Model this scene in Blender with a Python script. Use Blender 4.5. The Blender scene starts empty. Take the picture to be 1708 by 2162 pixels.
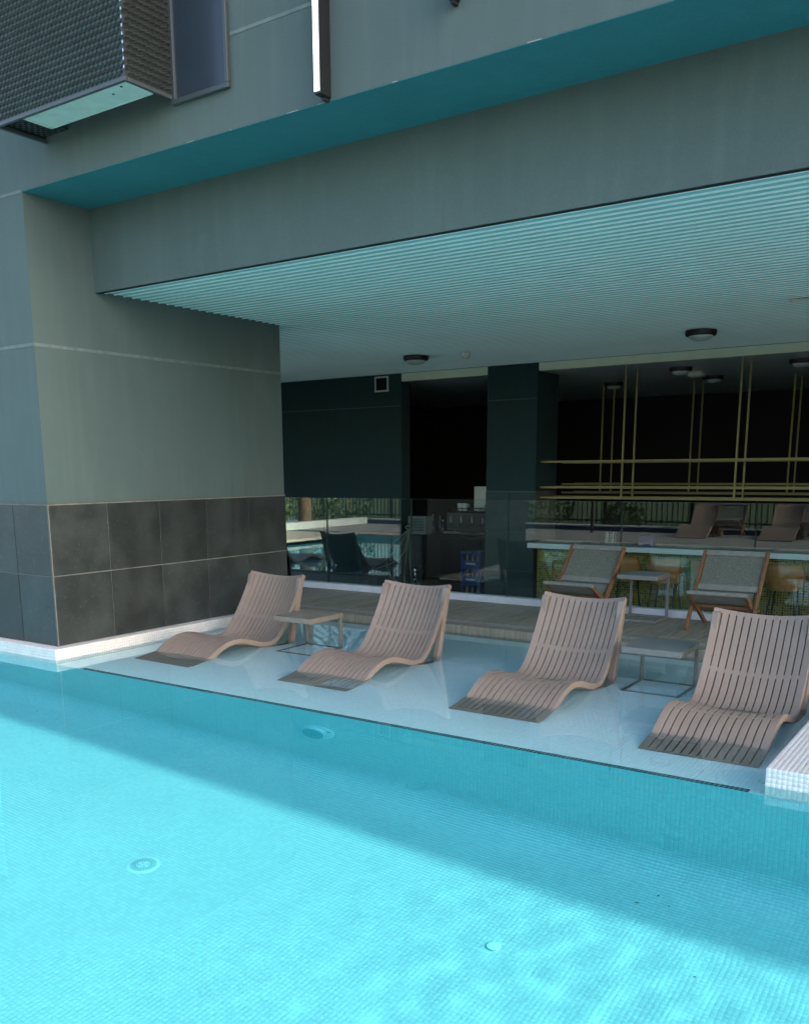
import bpy, bmesh, math, random
import numpy as np
from mathutils import Vector, Matrix

random.seed(7)
R = math.radians
sc = bpy.context.scene
COL = sc.collection

# ------------------------------------------------------------------ camera
cam = bpy.data.cameras.new("camera")
cam_o = bpy.data.objects.new("camera", cam)
COL.objects.link(cam_o)
right = Vector((0.8215, 0.5702, -0.0081)); right.normalize()
fwd = Vector((-0.5594, 0.8049, -0.1984)); fwd.normalize()
up = right.cross(fwd); up.normalize(); right = fwd.cross(up)
m = Matrix.Identity(4)
for i in range(3):
    m[i][0], m[i][1], m[i][2] = right[i], up[i], -fwd[i]
m[0][3], m[1][3], m[2][3] = 6.7605, -4.7775, 1.5629
cam_o.matrix_world = m
cam.sensor_fit = 'HORIZONTAL'
cam.sensor_width = 36.0
cam.lens = 1943.68 / 1708.0 * 36.0
cam.shift_x = (854.0 - 817.22) / 1708.0
cam.shift_y = (1385.05 - 1081.0) / 1708.0
cam.clip_start = 0.05
cam.clip_end = 2000
sc.camera = cam_o

# ------------------------------------------------------------------ light
SUN_DIR = Vector((0.868, 0.007, 0.495)).normalized()      # towards the sun
world = bpy.data.worlds.new("World"); sc.world = world
world.use_nodes = True
wn = world.node_tree
sky = wn.nodes.new('ShaderNodeTexSky'); sky.sky_type = 'NISHITA'; sky.sun_disc = False
sky.dust_density = 2.6
sky.sun_elevation = math.asin(SUN_DIR.z)
sky.sun_rotation = math.atan2(SUN_DIR.x, SUN_DIR.y)
wn.links.new(sky.outputs[0], wn.nodes['Background'].inputs[0])
wn.nodes['Background'].inputs[1].default_value = 0.15
sun = bpy.data.lights.new("sun", 'SUN'); sun.energy = 2.0; sun.angle = R(0.53)
sun.color = (0.80, 0.77, 0.71)
sun.cycles.is_caustics_light = True
sun_o = bpy.data.objects.new("sun", sun); COL.objects.link(sun_o)
sun_o.rotation_euler = SUN_DIR.to_track_quat('Z', 'Y').to_euler()
sun_o.location = (0, 0, 30)

sc.render.engine = 'CYCLES'
cy = sc.cycles
cy.use_denoising = True
cy.max_bounces = 9; cy.diffuse_bounces = 5; cy.glossy_bounces = 4
cy.transmission_bounces = 8; cy.transparent_max_bounces = 12
cy.sample_clamp_indirect = 8.0
sc.view_settings.view_transform = 'Standard'
sc.view_settings.look = 'None'
sc.view_settings.exposure = 1.85
sc.view_settings.gamma = 1.0

# ------------------------------------------------------------------ materials
def new_mat(name):
    mt = bpy.data.materials.new(name); mt.use_nodes = True
    nt = mt.node_tree
    return mt, nt, nt.nodes['Principled BSDF']

def pos_node(nt):
    return nt.nodes.new('ShaderNodeNewGeometry').outputs['Position']

def mix_rgb(nt, fac, a, b, blend='MIX'):
    n = nt.nodes.new('ShaderNodeMix'); n.data_type = 'RGBA'; n.blend_type = blend
    for s, v in ((0, fac), (6, a), (7, b)):
        if hasattr(v, 'is_linked') or hasattr(v, 'node'):
            nt.links.new(v, n.inputs[s])
        else:
            n.inputs[s].default_value = v if s == 0 else (*v[:3], 1)
    return n.outputs[2]

def noise(nt, scale, detail=4, rough=.55, vec=None, stretch=None):
    v = vec if vec is not None else pos_node(nt)
    if stretch:
        mp = nt.nodes.new('ShaderNodeMapping'); mp.inputs['Scale'].default_value = stretch
        nt.links.new(v, mp.inputs['Vector']); v = mp.outputs[0]
    n = nt.nodes.new('ShaderNodeTexNoise')
    n.inputs['Scale'].default_value = scale; n.inputs['Detail'].default_value = detail
    n.inputs['Roughness'].default_value = rough
    nt.links.new(v, n.inputs['Vector'])
    return n.outputs[0]

def ramp(nt, fac, lo, hi):
    r = nt.nodes.new('ShaderNodeMapRange'); r.inputs[1].default_value = lo; r.inputs[2].default_value = hi
    nt.links.new(fac, r.inputs[0]); return r.outputs[0]

def bump(nt, bsdf, height, strength=.3, dist=.01):
    b = nt.nodes.new('ShaderNodeBump'); b.inputs['Strength'].default_value = strength
    b.inputs['Distance'].default_value = dist
    nt.links.new(height, b.inputs['Height']); nt.links.new(b.outputs[0], bsdf.inputs['Normal'])

def simple(name, col, rough=.5, metal=0., var=.12, vscale=6., bscale=None, bstr=.15, bdist=.004,
           rnd=0., stretch=None, spec=.5):
    mt, nt, b = new_mat(name)
    b.inputs['Roughness'].default_value = rough
    b.inputs['Metallic'].default_value = metal
    b.inputs['Specular IOR Level'].default_value = spec
    c = col
    out = None
    if var:
        f = ramp(nt, noise(nt, vscale, stretch=stretch), .3, .7)
        out = mix_rgb(nt, f, [x*(1-var) for x in col], [min(1, x*(1+var)) for x in col])
    if rnd:
        oi = nt.nodes.new('ShaderNodeObjectInfo')
        r = nt.nodes.new('ShaderNodeMapRange'); r.inputs[3].default_value = 1-rnd; r.inputs[4].default_value = 1+rnd
        nt.links.new(oi.outputs['Random'], r.inputs[0])
        mm = nt.nodes.new('ShaderNodeVectorMath'); mm.operation = 'SCALE'
        if out is None:
            mm.inputs[0].default_value = col
        else:
            nt.links.new(out, mm.inputs[0])
        nt.links.new(r.outputs[0], mm.inputs['Scale']); out = mm.outputs[0]
    if out is None:
        b.inputs['Base Color'].default_value = (*col, 1)
    else:
        nt.links.new(out, b.inputs['Base Color'])
    if bscale:
        bump(nt, b, noise(nt, bscale, 3, stretch=stretch), bstr, bdist)
    return mt

M = {}
# painted render: fine grain, broad mottling, faint vertical streaks
def render_paint(name, col):
    mt, nt, b = new_mat(name)
    b.inputs['Roughness'].default_value = .78
    b.inputs['Specular IOR Level'].default_value = .3
    big = ramp(nt, noise(nt, 1.1, 5), .3, .72)
    c1 = mix_rgb(nt, big, [x*.93 for x in col], [x*1.07 for x in col])
    st = ramp(nt, noise(nt, 2.6, 4, .6, stretch=(3.2, 3.2, .35)), .48, .78)
    c2 = mix_rgb(nt, st, c1, [x*1.10 for x in col])
    dr_ = ramp(nt, noise(nt, 5.5, 5, .65, stretch=(2.6, 2.6, .22)), .56, .74)      # dark run-off streaks
    dm = nt.nodes.new('ShaderNodeMath'); dm.operation = 'MULTIPLY'; nt.links.new(dr_, dm.inputs[0])
    nt.links.new(ramp(nt, noise(nt, .55, 3), .42, .66), dm.inputs[1])
    c2 = mix_rgb(nt, dm.outputs[0], c2, [x*.80 for x in col])
    pt_ = ramp(nt, noise(nt, 1.7, 6, .7), .60, .72)                                  # worn, chalky patches
    pm = nt.nodes.new('ShaderNodeMath'); pm.operation = 'MULTIPLY'; nt.links.new(pt_, pm.inputs[0]); pm.inputs[1].default_value = .5
    c2 = mix_rgb(nt, pm.outputs[0], c2, [x*1.25 for x in col])
    fine = ramp(nt, noise(nt, 130, 2), .25, .75)
    c3 = mix_rgb(nt, fine, (.90, .90, .90), (1.09, 1.09, 1.09))
    c4 = mix_rgb(nt, 1.0, c2, c3, 'MULTIPLY')
    nt.links.new(c4, b.inputs['Base Color'])
    bump(nt, b, noise(nt, 150, 3), .35, .004)
    return mt
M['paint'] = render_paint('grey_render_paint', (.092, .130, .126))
M['paint_in'] = render_paint('shaded_render_paint', (.024, .056, .060))  # same grey paint, with the interior darkness put into the colour
M['soffit'] = render_paint('teal_soffit', (.034, .19, .215))  # soffit strip coloured teal, unlike the grey walls
M['seam'] = simple('joint_filler', (.135, .175, .168), .8, var=.2, vscale=12)
M['chip'] = simple('bare_plaster', (.36, .38, .36), .9, var=.2, vscale=60)

def wall_tile_mat():
    mt, nt, b = new_mat('dark_slate_tile')
    col = (.030, .0375, .0375)
    oi = nt.nodes.new('ShaderNodeObjectInfo')
    cl = ramp(nt, noise(nt, 3.2, 7, .62), .38, .74)
    c1 = mix_rgb(nt, cl, [x*.80 for x in col], [x*1.65 for x in col])
    sp = ramp(nt, noise(nt, 38, 5, .7), .58, .8)
    c2 = mix_rgb(nt, sp, c1, (.10, .11, .108))
    mm = nt.nodes.new('ShaderNodeVectorMath'); mm.operation = 'SCALE'
    r = nt.nodes.new('ShaderNodeMapRange'); r.inputs[3].default_value = .8; r.inputs[4].default_value = 1.2
    nt.links.new(oi.outputs['Random'], r.inputs[0]); nt.links.new(r.outputs[0], mm.inputs['Scale'])
    nt.links.new(c2, mm.inputs[0]); nt.links.new(mm.outputs[0], b.inputs['Base Color'])
    rr = nt.nodes.new('ShaderNodeMapRange'); rr.inputs[3].default_value = .42; rr.inputs[4].default_value = .62
    nt.links.new(cl, rr.inputs[0]); nt.links.new(rr.outputs[0], b.inputs['Roughness'])
    bump(nt, b, noise(nt, 45, 4), .12, .003)
    return mt
M['tile_dark'] = wall_tile_mat()
M['tile_in'] = simple('dark_teal_tile', (.020, .048, .050), .55, var=.2, vscale=5, rnd=.12)
M['trim'] = simple('grey_metal_trim', (.10, .105, .10), .5, var=.1)
M['grout'] = simple('pale_grout', (.235, .24, .235), .9, var=.25, vscale=9)

def mosaic(name, col, var, rough=.28):
    mt, nt, b = new_mat(name)
    g = nt.nodes.new('ShaderNodeNewGeometry')
    r = nt.nodes.new('ShaderNodeMapRange'); r.inputs[3].default_value = 1-var; r.inputs[4].default_value = 1+var
    nt.links.new(g.outputs['Random Per Island'], r.inputs[0])
    big = ramp(nt, noise(nt, .9, 4), .3, .7)
    c = mix_rgb(nt, big, [x*.96 for x in col], [min(.95, x*1.03) for x in col])
    mm = nt.nodes.new('ShaderNodeVectorMath'); mm.operation = 'SCALE'
    nt.links.new(c, mm.inputs[0]); nt.links.new(r.outputs[0], mm.inputs['Scale'])
    nt.links.new(mm.outputs[0], b.inputs['Base Color'])
    b.inputs['Roughness'].default_value = rough
    return mt
M['aqua'] = mosaic('water_tint_mosaic', (.20, .67, .70), .05)  # pale mosaic with the cyan of the water put into its colour
M['white_mosaic'] = mosaic('white_mosaic', (.73, .70, .67), .05)
M['shelf_mosaic'] = mosaic('shelf_mosaic', (.84, .94, .95), .04)
M['water_tint_grout'] = simple('water_tint_grout', (.13, .57, .66), .8, var=.08, vscale=3)  # grout with the same water tint put into its colour
M['shelf_grout'] = simple('shelf_grout', (.60, .76, .79), .8, var=.08, vscale=3)
M['white_grout'] = simple('white_mosaic_grout', (.57, .60, .60), .85, var=.3, vscale=7)
M['border_tile'] = simple('bottle_green_mosaic', (.006, .075, .072), .2, var=.2, vscale=30, rnd=.3)
M['white_paint'] = simple('white_ceiling_paint', (.92, .98, .97), .3, var=.03, vscale=2)
M['ceiling_board'] = simple('bounce_tinted_ceiling_board', (.28, .62, .635), .5, var=.05, vscale=2)  # cyan pool bounce and the shade between slats put into the colour
M['cream'] = simple('cream_fascia_paint', (.84, .86, .70), .6, var=.05, vscale=4)
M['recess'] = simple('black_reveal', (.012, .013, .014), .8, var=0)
M['kerb'] = simple('white_stone_kerb', (.62, .63, .66), .6, var=.1, vscale=9, bscale=40)
M['resin'] = simple('taupe_resin', (.298, .226, .182), .5, var=.07, vscale=5, bscale=90, bstr=.08, bdist=.002)
M['slit_shade'] = simple('slit_shade_brown', (.022, .017, .014), .8, var=0)  # near-black: the shade inside the lounger slits, as a colour
M['table_wood'] = simple('weathered_taupe_board', (.24, .21, .165), .55, var=.22, vscale=7, bscale=40, stretch=(1, 6, 1), bstr=.2)
M['table_metal'] = simple('taupe_powder_coat', (.205, .185, .155), .45, var=.06, vscale=12)
M['table_grey'] = simple('grey_powder_coat', (.19, .20, .185), .45, var=.08, vscale=12)
M['deck'] = simple('grey_composite_board', (.27, .245, .185), .68, var=.25, vscale=5, bscale=60, bstr=.25, rnd=.12, stretch=(9, .8, 1))
M['grate'] = simple('drain_grate', (.30, .29, .26), .5, var=.1, vscale=10)
M['teak'] = simple('oiled_teak', (.20, .098, .048), .5, var=.3, vscale=9, bscale=60, bstr=.15, stretch=(5, 5, .8))
M['rope'] = simple('grey_green_rope', (.185, .195, .155), .8, var=.25, vscale=60)
M['canvas'] = simple('grey_canvas', (.23, .235, .205), .85, var=.12, vscale=30)
M['gold'] = simple('brushed_gold_paint', (.28, .235, .085), .38, metal=.25, var=.12, vscale=6)
M['black_metal'] = simple('black_metal', (.014, .015, .016), .4, var=.1, vscale=8)
M['lamp_ring'] = simple('dark_bronze_ring', (.018, .012, .010), .45, var=.1)
M['opal'] = simple('opal_diffuser', (.62, .66, .66), .35, var=0)
M['plastic_white'] = simple('white_plastic', (.66, .68, .66), .5, var=.03)
M['grille_frame'] = simple('aluminium_frame', (.66, .70, .66), .45, var=.08)
M['box_grey'] = simple('grey_box_paint', (.17, .20, .19), .5, var=.08)
M['mesh_metal'] = simple('grey_expanded_metal', (.050, .062, .060), .42, metal=.35, var=.15, vscale=8)
M['mesh_dark'] = simple('dark_cabinet_lining', (.012, .014, .014), .8, var=0)
M['pale_panel'] = simple('pale_green_undertray', (.56, .70, .63), .55, var=.1, vscale=9)
M['win_frame'] = simple('graphite_frame', (.055, .068, .072), .4, var=.06)
M['win_pane'] = simple('slate_blue_panel', (.030, .044, .062), .22, var=.07, vscale=3)
M['counter_top'] = simple('white_quartz', (.82, .90, .88), .3, var=.04)
M['tan'] = simple('tan_leather', (.46, .235, .08), .5, var=.1, vscale=12)
M['blue_crate'] = simple('blue_crate_plastic', (.012, .055, .21), .45, var=.1)
M['steel'] = simple('polished_steel', (.58, .58, .58), .18, metal=1., var=0)
M['cup'] = simple('white_porcelain', (.72, .75, .74), .2, var=0)
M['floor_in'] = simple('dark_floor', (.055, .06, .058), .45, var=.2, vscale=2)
M['hose'] = simple('pale_hose', (.24, .24, .17), .6, var=.1)
M['coping_stone'] = simple('beige_coping', (.52, .43, .32), .7, var=.12, vscale=5, bscale=40)
M['paving'] = simple('beige_paving', (.34, .325, .29), .75, var=.14, vscale=3, bscale=30, rnd=.06)
M['grass'] = simple('lawn', (.085, .125, .04), .9, var=.5, vscale=25, bscale=80, bstr=.6, bdist=.03)
M['leaf'] = simple('shrub_leaf', (.055, .105, .028), .5, var=.45, vscale=9)
M['bark'] = simple('palm_bark', (.17, .115, .07), .9, var=.4, vscale=14, bscale=30, bstr=.5)
M['blue_band'] = simple('dark_blue_mosaic_band', (.02, .045, .17), .4, var=.15, vscale=30)
M['white_wall'] = simple('white_garden_wall', (.52, .54, .52), .7, var=.06)
M['dead_leaf'] = simple('dark_wet_leaf', (.006, .14, .16), .7, var=.2)
M['pool_fitting'] = simple('white_pool_fitting', (.25, .76, .82), .4, var=0)
M['pool_lens'] = simple('blue_green_lens', (.03, .42, .48), .25, var=0)
M['slot'] = simple('shadowed_drain_slot', (.01, .26, .32), .8, var=0)

# lamp diffuser (a lit linear lamp)
mt, nt, b = new_mat('linear_lamp_diffuser')
b.inputs['Base Color'].default_value = (.8, .82, .85, 1); b.inputs['Roughness'].default_value = .4
b.inputs['Emission Color'].default_value = (.90, .96, 1, 1); b.inputs['Emission Strength'].default_value = .62
M['lamp_on'] = mt

# perforated bar front: punched dots of three sizes on a square grid
mt, nt, b = new_mat('perforated_olive_panel')
pos = pos_node(nt)
mp = nt.nodes.new('ShaderNodeMapping'); mp.inputs['Scale'].default_value = (30, 1, 30)
nt.links.new(pos, mp.inputs['Vector'])
sep = nt.nodes.new('ShaderNodeSeparateXYZ'); nt.links.new(mp.outputs[0], sep.inputs[0])
def mth(op, a, bb=None):
    n = nt.nodes.new('ShaderNodeMath'); n.operation = op
    for i, v in enumerate((a, bb)):
        if v is None: continue
        if isinstance(v, (int, float)): n.inputs[i].default_value = v
        else: nt.links.new(v, n.inputs[i])
    return n.outputs[0]
fx = mth('FLOOR', sep.outputs[0]); fz = mth('FLOOR', sep.outputs[2])
dx = mth('SUBTRACT', mth('SUBTRACT', sep.outputs[0], fx), .5)
dz = mth('SUBTRACT', mth('SUBTRACT', sep.outputs[2], fz), .5)
rr = mth('SQRT', mth('ADD', mth('MULTIPLY', dx, dx), mth('MULTIPLY', dz, dz)))
cb = nt.nodes.new('ShaderNodeCombineXYZ'); nt.links.new(fx, cb.inputs[0]); nt.links.new(fz, cb.inputs[2])
wnz = nt.nodes.new('ShaderNodeTexWhiteNoise'); nt.links.new(cb.outputs[0], wnz.inputs['Vector'])
rad = mth('ADD', mth('MULTIPLY', wnz.outputs['Value'], .34), .10)
hole = mth('LESS_THAN', rr, rad)
cc = mix_rgb(nt, hole, (.30, .275, .045), (.012, .015, .009))
nt.links.new(cc, b.inputs['Base Color']); b.inputs['Roughness'].default_value = .5
M['perf'] = mt

# clear glass pane: reflection by Fresnel over a faintly green clear sheet
def pane_mat(name, tint):
    mt, nt, b = new_mat(name); nt.nodes.remove(b)
    out = nt.nodes['Material Output']
    tr = nt.nodes.new('ShaderNodeBsdfTransparent'); tr.inputs[0].default_value = (*tint, 1)
    gl = nt.nodes.new('ShaderNodeBsdfGlossy'); gl.inputs['Roughness'].default_value = .0
    gl.inputs['Color'].default_value = (.93, 1, .97, 1)
    fr = nt.nodes.new('ShaderNodeFresnel'); fr.inputs['IOR'].default_value = 1.52
    mx = nt.nodes.new('ShaderNodeMixShader')
    nt.links.new(fr.outputs[0], mx.inputs[0]); nt.links.new(tr.outputs[0], mx.inputs[1])
    nt.links.new(gl.outputs[0], mx.inputs[2]); nt.links.new(mx.outputs[0], out.inputs[0])
    return mt
M['glass'] = pane_mat('clear_glass', (.93, .975, .96))
M['glass_edge'] = simple('green_glass_edge', (.05, .10, .085), .25, var=0)
mt, nt, b = new_mat('smoked_glass'); b.inputs['Base Color'].default_value = (.02, .025, .025, 1)
b.inputs['Roughness'].default_value = .05; M['hookah_glass'] = mt

# water
mt, nt, b = new_mat('pool_water_surface'); nt.nodes.remove(b)
g = nt.nodes.new('ShaderNodeBsdfGlass'); g.inputs['IOR'].default_value = 1.333
g.inputs['Roughness'].default_value = 0; g.inputs['Color'].default_value = (.88, .985, 1, 1)
nt.links.new(g.outputs[0], nt.nodes['Material Output'].inputs[0])
M['water'] = mt

# ------------------------------------------------------------------ mesh helpers
class MB:
    def __init__(s): s.v = []; s.f = []
    def add(s, vs, fs):
        n = len(s.v); s.v += [tuple(p) for p in vs]; s.f += [tuple(i+n for i in q) for q in fs]
        return s
    def box(s, x0, x1, y0, y1, z0, z1):
        return s.add([(x0,y0,z0),(x1,y0,z0),(x1,y1,z0),(x0,y1,z0),(x0,y0,z1),(x1,y0,z1),(x1,y1,z1),(x0,y1,z1)],
                     [(0,3,2,1),(4,5,6,7),(0,1,5,4),(1,2,6,5),(2,3,7,6),(3,0,4,7)])
    def bar(s, p, q, w, h, upv=(0,0,1)):
        p = Vector(p); q = Vector(q); d = (q-p).normalized(); u = Vector(upv)
        if abs(d.dot(u)) > .98: u = Vector((0,1,0))
        a = d.cross(u).normalized(); c = a.cross(d).normalized()
        vs = []
        for o in (p, q):
            for i, j in ((-1,-1),(1,-1),(1,1),(-1,1)): vs.append(o + a*(i*w/2) + c*(j*h/2))
        return s.add(vs, [(0,1,2,3),(7,6,5,4),(0,4,5,1),(1,5,6,2),(2,6,7,3),(3,7,4,0)])
    def tube(s, pts, r, n=8, cap=True):
        pts = [Vector(p) for p in pts]; k = len(pts)
        rs = r if isinstance(r, (list, tuple)) else [r]*k
        vs = []; prev = None
        for i, p in enumerate(pts):
            d = (pts[min(i+1,k-1)]-pts[max(i-1,0)]).normalized()
            if prev is None:
                a = d.orthogonal().normalized()
            else:
                a = (prev - d*prev.dot(d)).normalized()
            prev = a; bq = d.cross(a)
            for j in range(n):
                t = 2*math.pi*j/n; vs.append(p + a*(rs[i]*math.cos(t)) + bq*(rs[i]*math.sin(t)))
        fs = [(i*n+j, i*n+(j+1)%n, (i+1)*n+(j+1)%n, (i+1)*n+j) for i in range(k-1) for j in range(n)]
        if cap: fs += [tuple(reversed(range(n))), tuple(range((k-1)*n, k*n))]
        return s.add(vs, fs)
    def lathe(s, prof, n=24, c=(0,0,0), axis='z'):
        vs = []; k = len(prof)
        for r, h in prof:
            for j in range(n):
                t = 2*math.pi*j/n; x, y = r*math.cos(t), r*math.sin(t)
                p = (x, y, h) if axis == 'z' else (x, h, y)
                vs.append((p[0]+c[0], p[1]+c[1], p[2]+c[2]))
        fs = [(i*n+j, i*n+(j+1)%n, (i+1)*n+(j+1)%n, (i+1)*n+j) for i in range(k-1) for j in range(n)]
        fs += [tuple(reversed(range(n))), tuple(range((k-1)*n, k*n))]
        return s.add(vs, fs)
    def sweep(s, sections):            # list of rings (closed), all the same length
        k = len(sections); n = len(sections[0]); vs = [p for r in sections for p in r]
        fs = [(i*n+j, i*n+(j+1)%n, (i+1)*n+(j+1)%n, (i+1)*n+j) for i in range(k-1) for j in range(n)]
        fs += [tuple(reversed(range(n))), tuple(range((k-1)*n, k*n))]
        return s.add(vs, fs)
    def mesh(s, name, mat, bevel=0, smooth=False, seg=1):
        me = bpy.data.meshes.new(name)
        me.from_pydata(s.v, [], s.f)
        bm = bmesh.new(); bm.from_mesh(me)
        bmesh.ops.recalc_face_normals(bm, faces=bm.faces)
        if bevel:
            es = [e for e in bm.edges if e.is_manifold and e.calc_face_angle(0) > .6]
            bmesh.ops.bevel(bm, geom=es, offset=bevel, segments=seg, affect='EDGES', profile=.5)
        bm.to_mesh(me); bm.free()
        if smooth:
            me.polygons.foreach_set('use_smooth', [True]*len(me.polygons))
            me.set_sharp_from_angle(angle=R(38))
        me.materials.append(M[mat] if isinstance(mat, str) else mat)
        return me

def link(o, parent=None):
    COL.objects.link(o)
    if parent is not None: o.parent = parent
    return o
def tag(o, label=None, cat=None, group=None, kind=None):
    if label: o['label'] = label
    if cat: o['category'] = cat
    if group: o['group'] = group
    if kind: o['kind'] = kind
    return o
def thing(name, label, cat, loc=(0,0,0), rz=0, group=None, kind=None):
    o = bpy.data.objects.new(name, None); link(o)
    o.location = loc; o.rotation_euler = (0,0,rz); o.empty_display_size = .1
    return tag(o, label, cat, group, kind)
def origin(p):
    v = Vector((0,0,0))
    while p is not None: v += p.location; p = p.parent
    return v
def part(name, mb, mat, parent=None, world=False, **k):
    me = mb if isinstance(mb, bpy.types.Mesh) else mb.mesh(name, mat, **k)
    o = bpy.data.objects.new(name, me); link(o, parent)
    if world and parent is not None: o.location = -origin(parent)
    return o
def boxp(name, b, mat, parent=None, world=True, bevel=0):
    return part(name, MB().box(*b), mat, parent, world, bevel=bevel)
def copy_tree(o, parent=None):
    c = o.copy(); link(c); c.parent = parent
    for ch in list(o.children): copy_tree(ch, c)
    return c
def receive(o):
    o.cycles.is_caustics_receiver = True; return o
def catmull(pts, n):
    P = [np.array(p, float) for p in pts]; P = [2*P[0]-P[1]] + P + [2*P[-1]-P[-2]]
    out = []
    for i in range(1, len(P)-2):
        for k in range(8):
            t = k/8.; a, b_, c, d = P[i-1:i+3]
            out.append(.5*((2*b_)+(-a+c)*t+(2*a-5*b_+4*c-d)*t*t+(-a+3*b_-3*c+d)*t**3))
    out.append(P[-2]); out = np.array(out)
    L = np.r_[0, np.cumsum(np.linalg.norm(np.diff(out, axis=0), axis=1))]
    s = np.linspace(0, L[-1], n)
    return np.stack([np.interp(s, L, out[:,k]) for k in range(out.shape[1])], 1), L[-1]

# ------------------------------------------------------------------ key levels
H0 = .096          # coping above water
YW = -.12          # deep wall plane
ZS = -.14          # shelf floor
ZF = -1.36         # deep floor
XR = 5.81          # right coping
YD = 2.87          # deck front
ZD = .075          # deck level
ZC = 3.06          # ceiling
YG = 4.45          # glass line
YB = 8.0           # back wall
ZI = -.60          # sunken bar floor
XL, XE = -7.0, 11.0
XP = -1.09         # left side of the tiled pier
YN = -3.75         # far pool edge (behind the view)

# ================================================================== GROUND
gm = MB()
o_, i_ = 400, None
for x0, x1, y0, y1 in ((-400, -13, -400, 400), (32, 400, -400, 400), (-13, 32, -400, -8.0), (-13, 32, 15, 400), (14, 32, 4.5, 15)):
    gm.add([(x0,y0,.03),(x1,y0,.03),(x1,y1,.03),(x0,y1,.03)], [(0,1,2,3)])
tag(part('ground', gm, 'grass'), kind='structure')

# ================================================================== BUILDING
B = thing('building', 'grey rendered apartment building with deep covered terrace opening onto the pool', 'building', (0, 0, 0))
boxp('upper_wall', (-14, 32, 0, 14.5, 3.7235, 8.0), 'paint', B)
boxp('shadow_roof', (-14.5, 32.5, -.56, 15.0, 8.0, 8.35), 'paint', B)  # unseen; overhang and length shaped to cast the pool's straight shadow edge
boxp('side_pier', (-.42, 0, 0, 3.0, H0, 3.7235), 'paint', B)
boxp('pier_return', (XP, -.42, 0, .28, H0, 3.7235), 'paint', B)
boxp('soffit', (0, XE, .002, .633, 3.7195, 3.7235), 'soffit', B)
boxp('beam', (0, 32, .633, .93, ZC+.035, 3.7235), 'paint', B)
boxp('beam_lip', (0, 32, .633, .645, ZC-.001, ZC+.035), 'paint', B)
boxp('beam', (XL, XP, .633, .93, ZC, 3.7235), 'paint', B)
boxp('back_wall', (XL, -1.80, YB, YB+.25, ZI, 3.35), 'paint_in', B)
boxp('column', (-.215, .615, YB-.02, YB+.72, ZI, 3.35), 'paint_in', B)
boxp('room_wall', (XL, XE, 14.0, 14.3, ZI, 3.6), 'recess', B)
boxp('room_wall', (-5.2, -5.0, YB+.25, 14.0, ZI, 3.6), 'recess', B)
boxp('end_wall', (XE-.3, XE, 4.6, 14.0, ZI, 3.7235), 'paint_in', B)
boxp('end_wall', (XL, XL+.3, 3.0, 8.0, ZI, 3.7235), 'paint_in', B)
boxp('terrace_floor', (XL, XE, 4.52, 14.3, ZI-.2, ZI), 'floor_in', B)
boxp('inner_ceiling', (-5.0, XE-.3, YB+.12, 14.0, 2.965, 3.0), 'white_paint', B)
fas = boxp('fascia', (-1.80, -.215, YB+.01, YB+.12, 2.955, 3.2), 'cream', B)
boxp('fascia', (.615, XE-.3, YB+.01, YB+.12, 2.965, 3.2), 'cream', B)
# black shadow gap between beam and ceiling
boxp('shadow_gap', (0, XE-.3, .646, .692, ZC-.002, ZC+.034), 'recess', B)
# seams of the render
sm = MB().box(XP, 0, -.003, 0, 2.565, 2.592).box(0, .003, -.003, 3.0, 2.565, 2.592)
part('render_joint', sm, 'seam', B, True)
part('render_joint', MB().box(2.27, XE, -.003, 0, 4.262, 4.284), 'seam', B, True)
part('render_joint', MB().box(XP, -.006, -.003, 0, 3.714, 3.735), 'seam', B, True)
# chipped drip edge of the overhang
cm = MB()
rg = random.Random(5)
x = .0
while x < XE:
    w = rg.uniform(.02, .16)
    if rg.random() < .4: cm.box(x, x+w*.7, -.0015, .004, 3.722, 3.722+rg.uniform(.0015, .0035))
    x += w + rg.uniform(.05, .5)
part('chipped_edge', cm, 'chip', B, True)['kind'] = 'stuff'
# slatted ceiling
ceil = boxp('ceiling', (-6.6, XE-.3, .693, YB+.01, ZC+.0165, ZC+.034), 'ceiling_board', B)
slat_me = MB().box(-6.6, XE-.3, -.0065, .0065, .0070, .018).mesh('slat', 'white_paint', bevel=.0015)
y = .742
while y < YB-.09:
    so = bpy.data.objects.new('slat', slat_me); link(so, ceil); so.location = (0, y, ZC)
    y += .1
# tiled dado
dado = boxp('tiled_dado', (-.42, .007, -.007, 3.004, H0, H0+1.204), 'grout', B)
boxp('tile_bed', (XP, -.42, -.007, 0, H0, H0+1.204), 'grout', dado)
T = .6; gp = .0048
t_me = MB().box(gp, T-gp, -.011, 0, gp, T-gp).mesh('wall_tile', 'tile_dark', bevel=.0018)
tn_me = MB().box(gp, .4736-gp, -.011, 0, gp, T-gp).mesh('wall_tile', 'tile_dark', bevel=.0018)
for row in (0, 1):
    z = H0+row*T
    for cidx in range(5):                      # along the side face (x = 0)
        to = bpy.data.objects.new('wall_tile', t_me); link(to, dado)
        to.rotation_euler = (0, 0, R(90)); to.location = (.007, cidx*T, z)
    to = bpy.data.objects.new('wall_tile', tn_me); link(to, dado); to.location = (-.4736+.010, -.007, z)
    to = bpy.data.objects.new('wall_tile', t_me); link(to, dado); to.location = (-.4736+.010-T, -.007, z)
trim = MB().box(XP, .012, -.012, -.0005, H0+1.2045, H0+1.212).box(.0, .012, 0, 3.006, H0+1.2045, H0+1.212).box(.008, .0165, -.0165, -.008, H0, H0+1.2)
part('edge_trim', trim, 'trim', dado, True)
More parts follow.
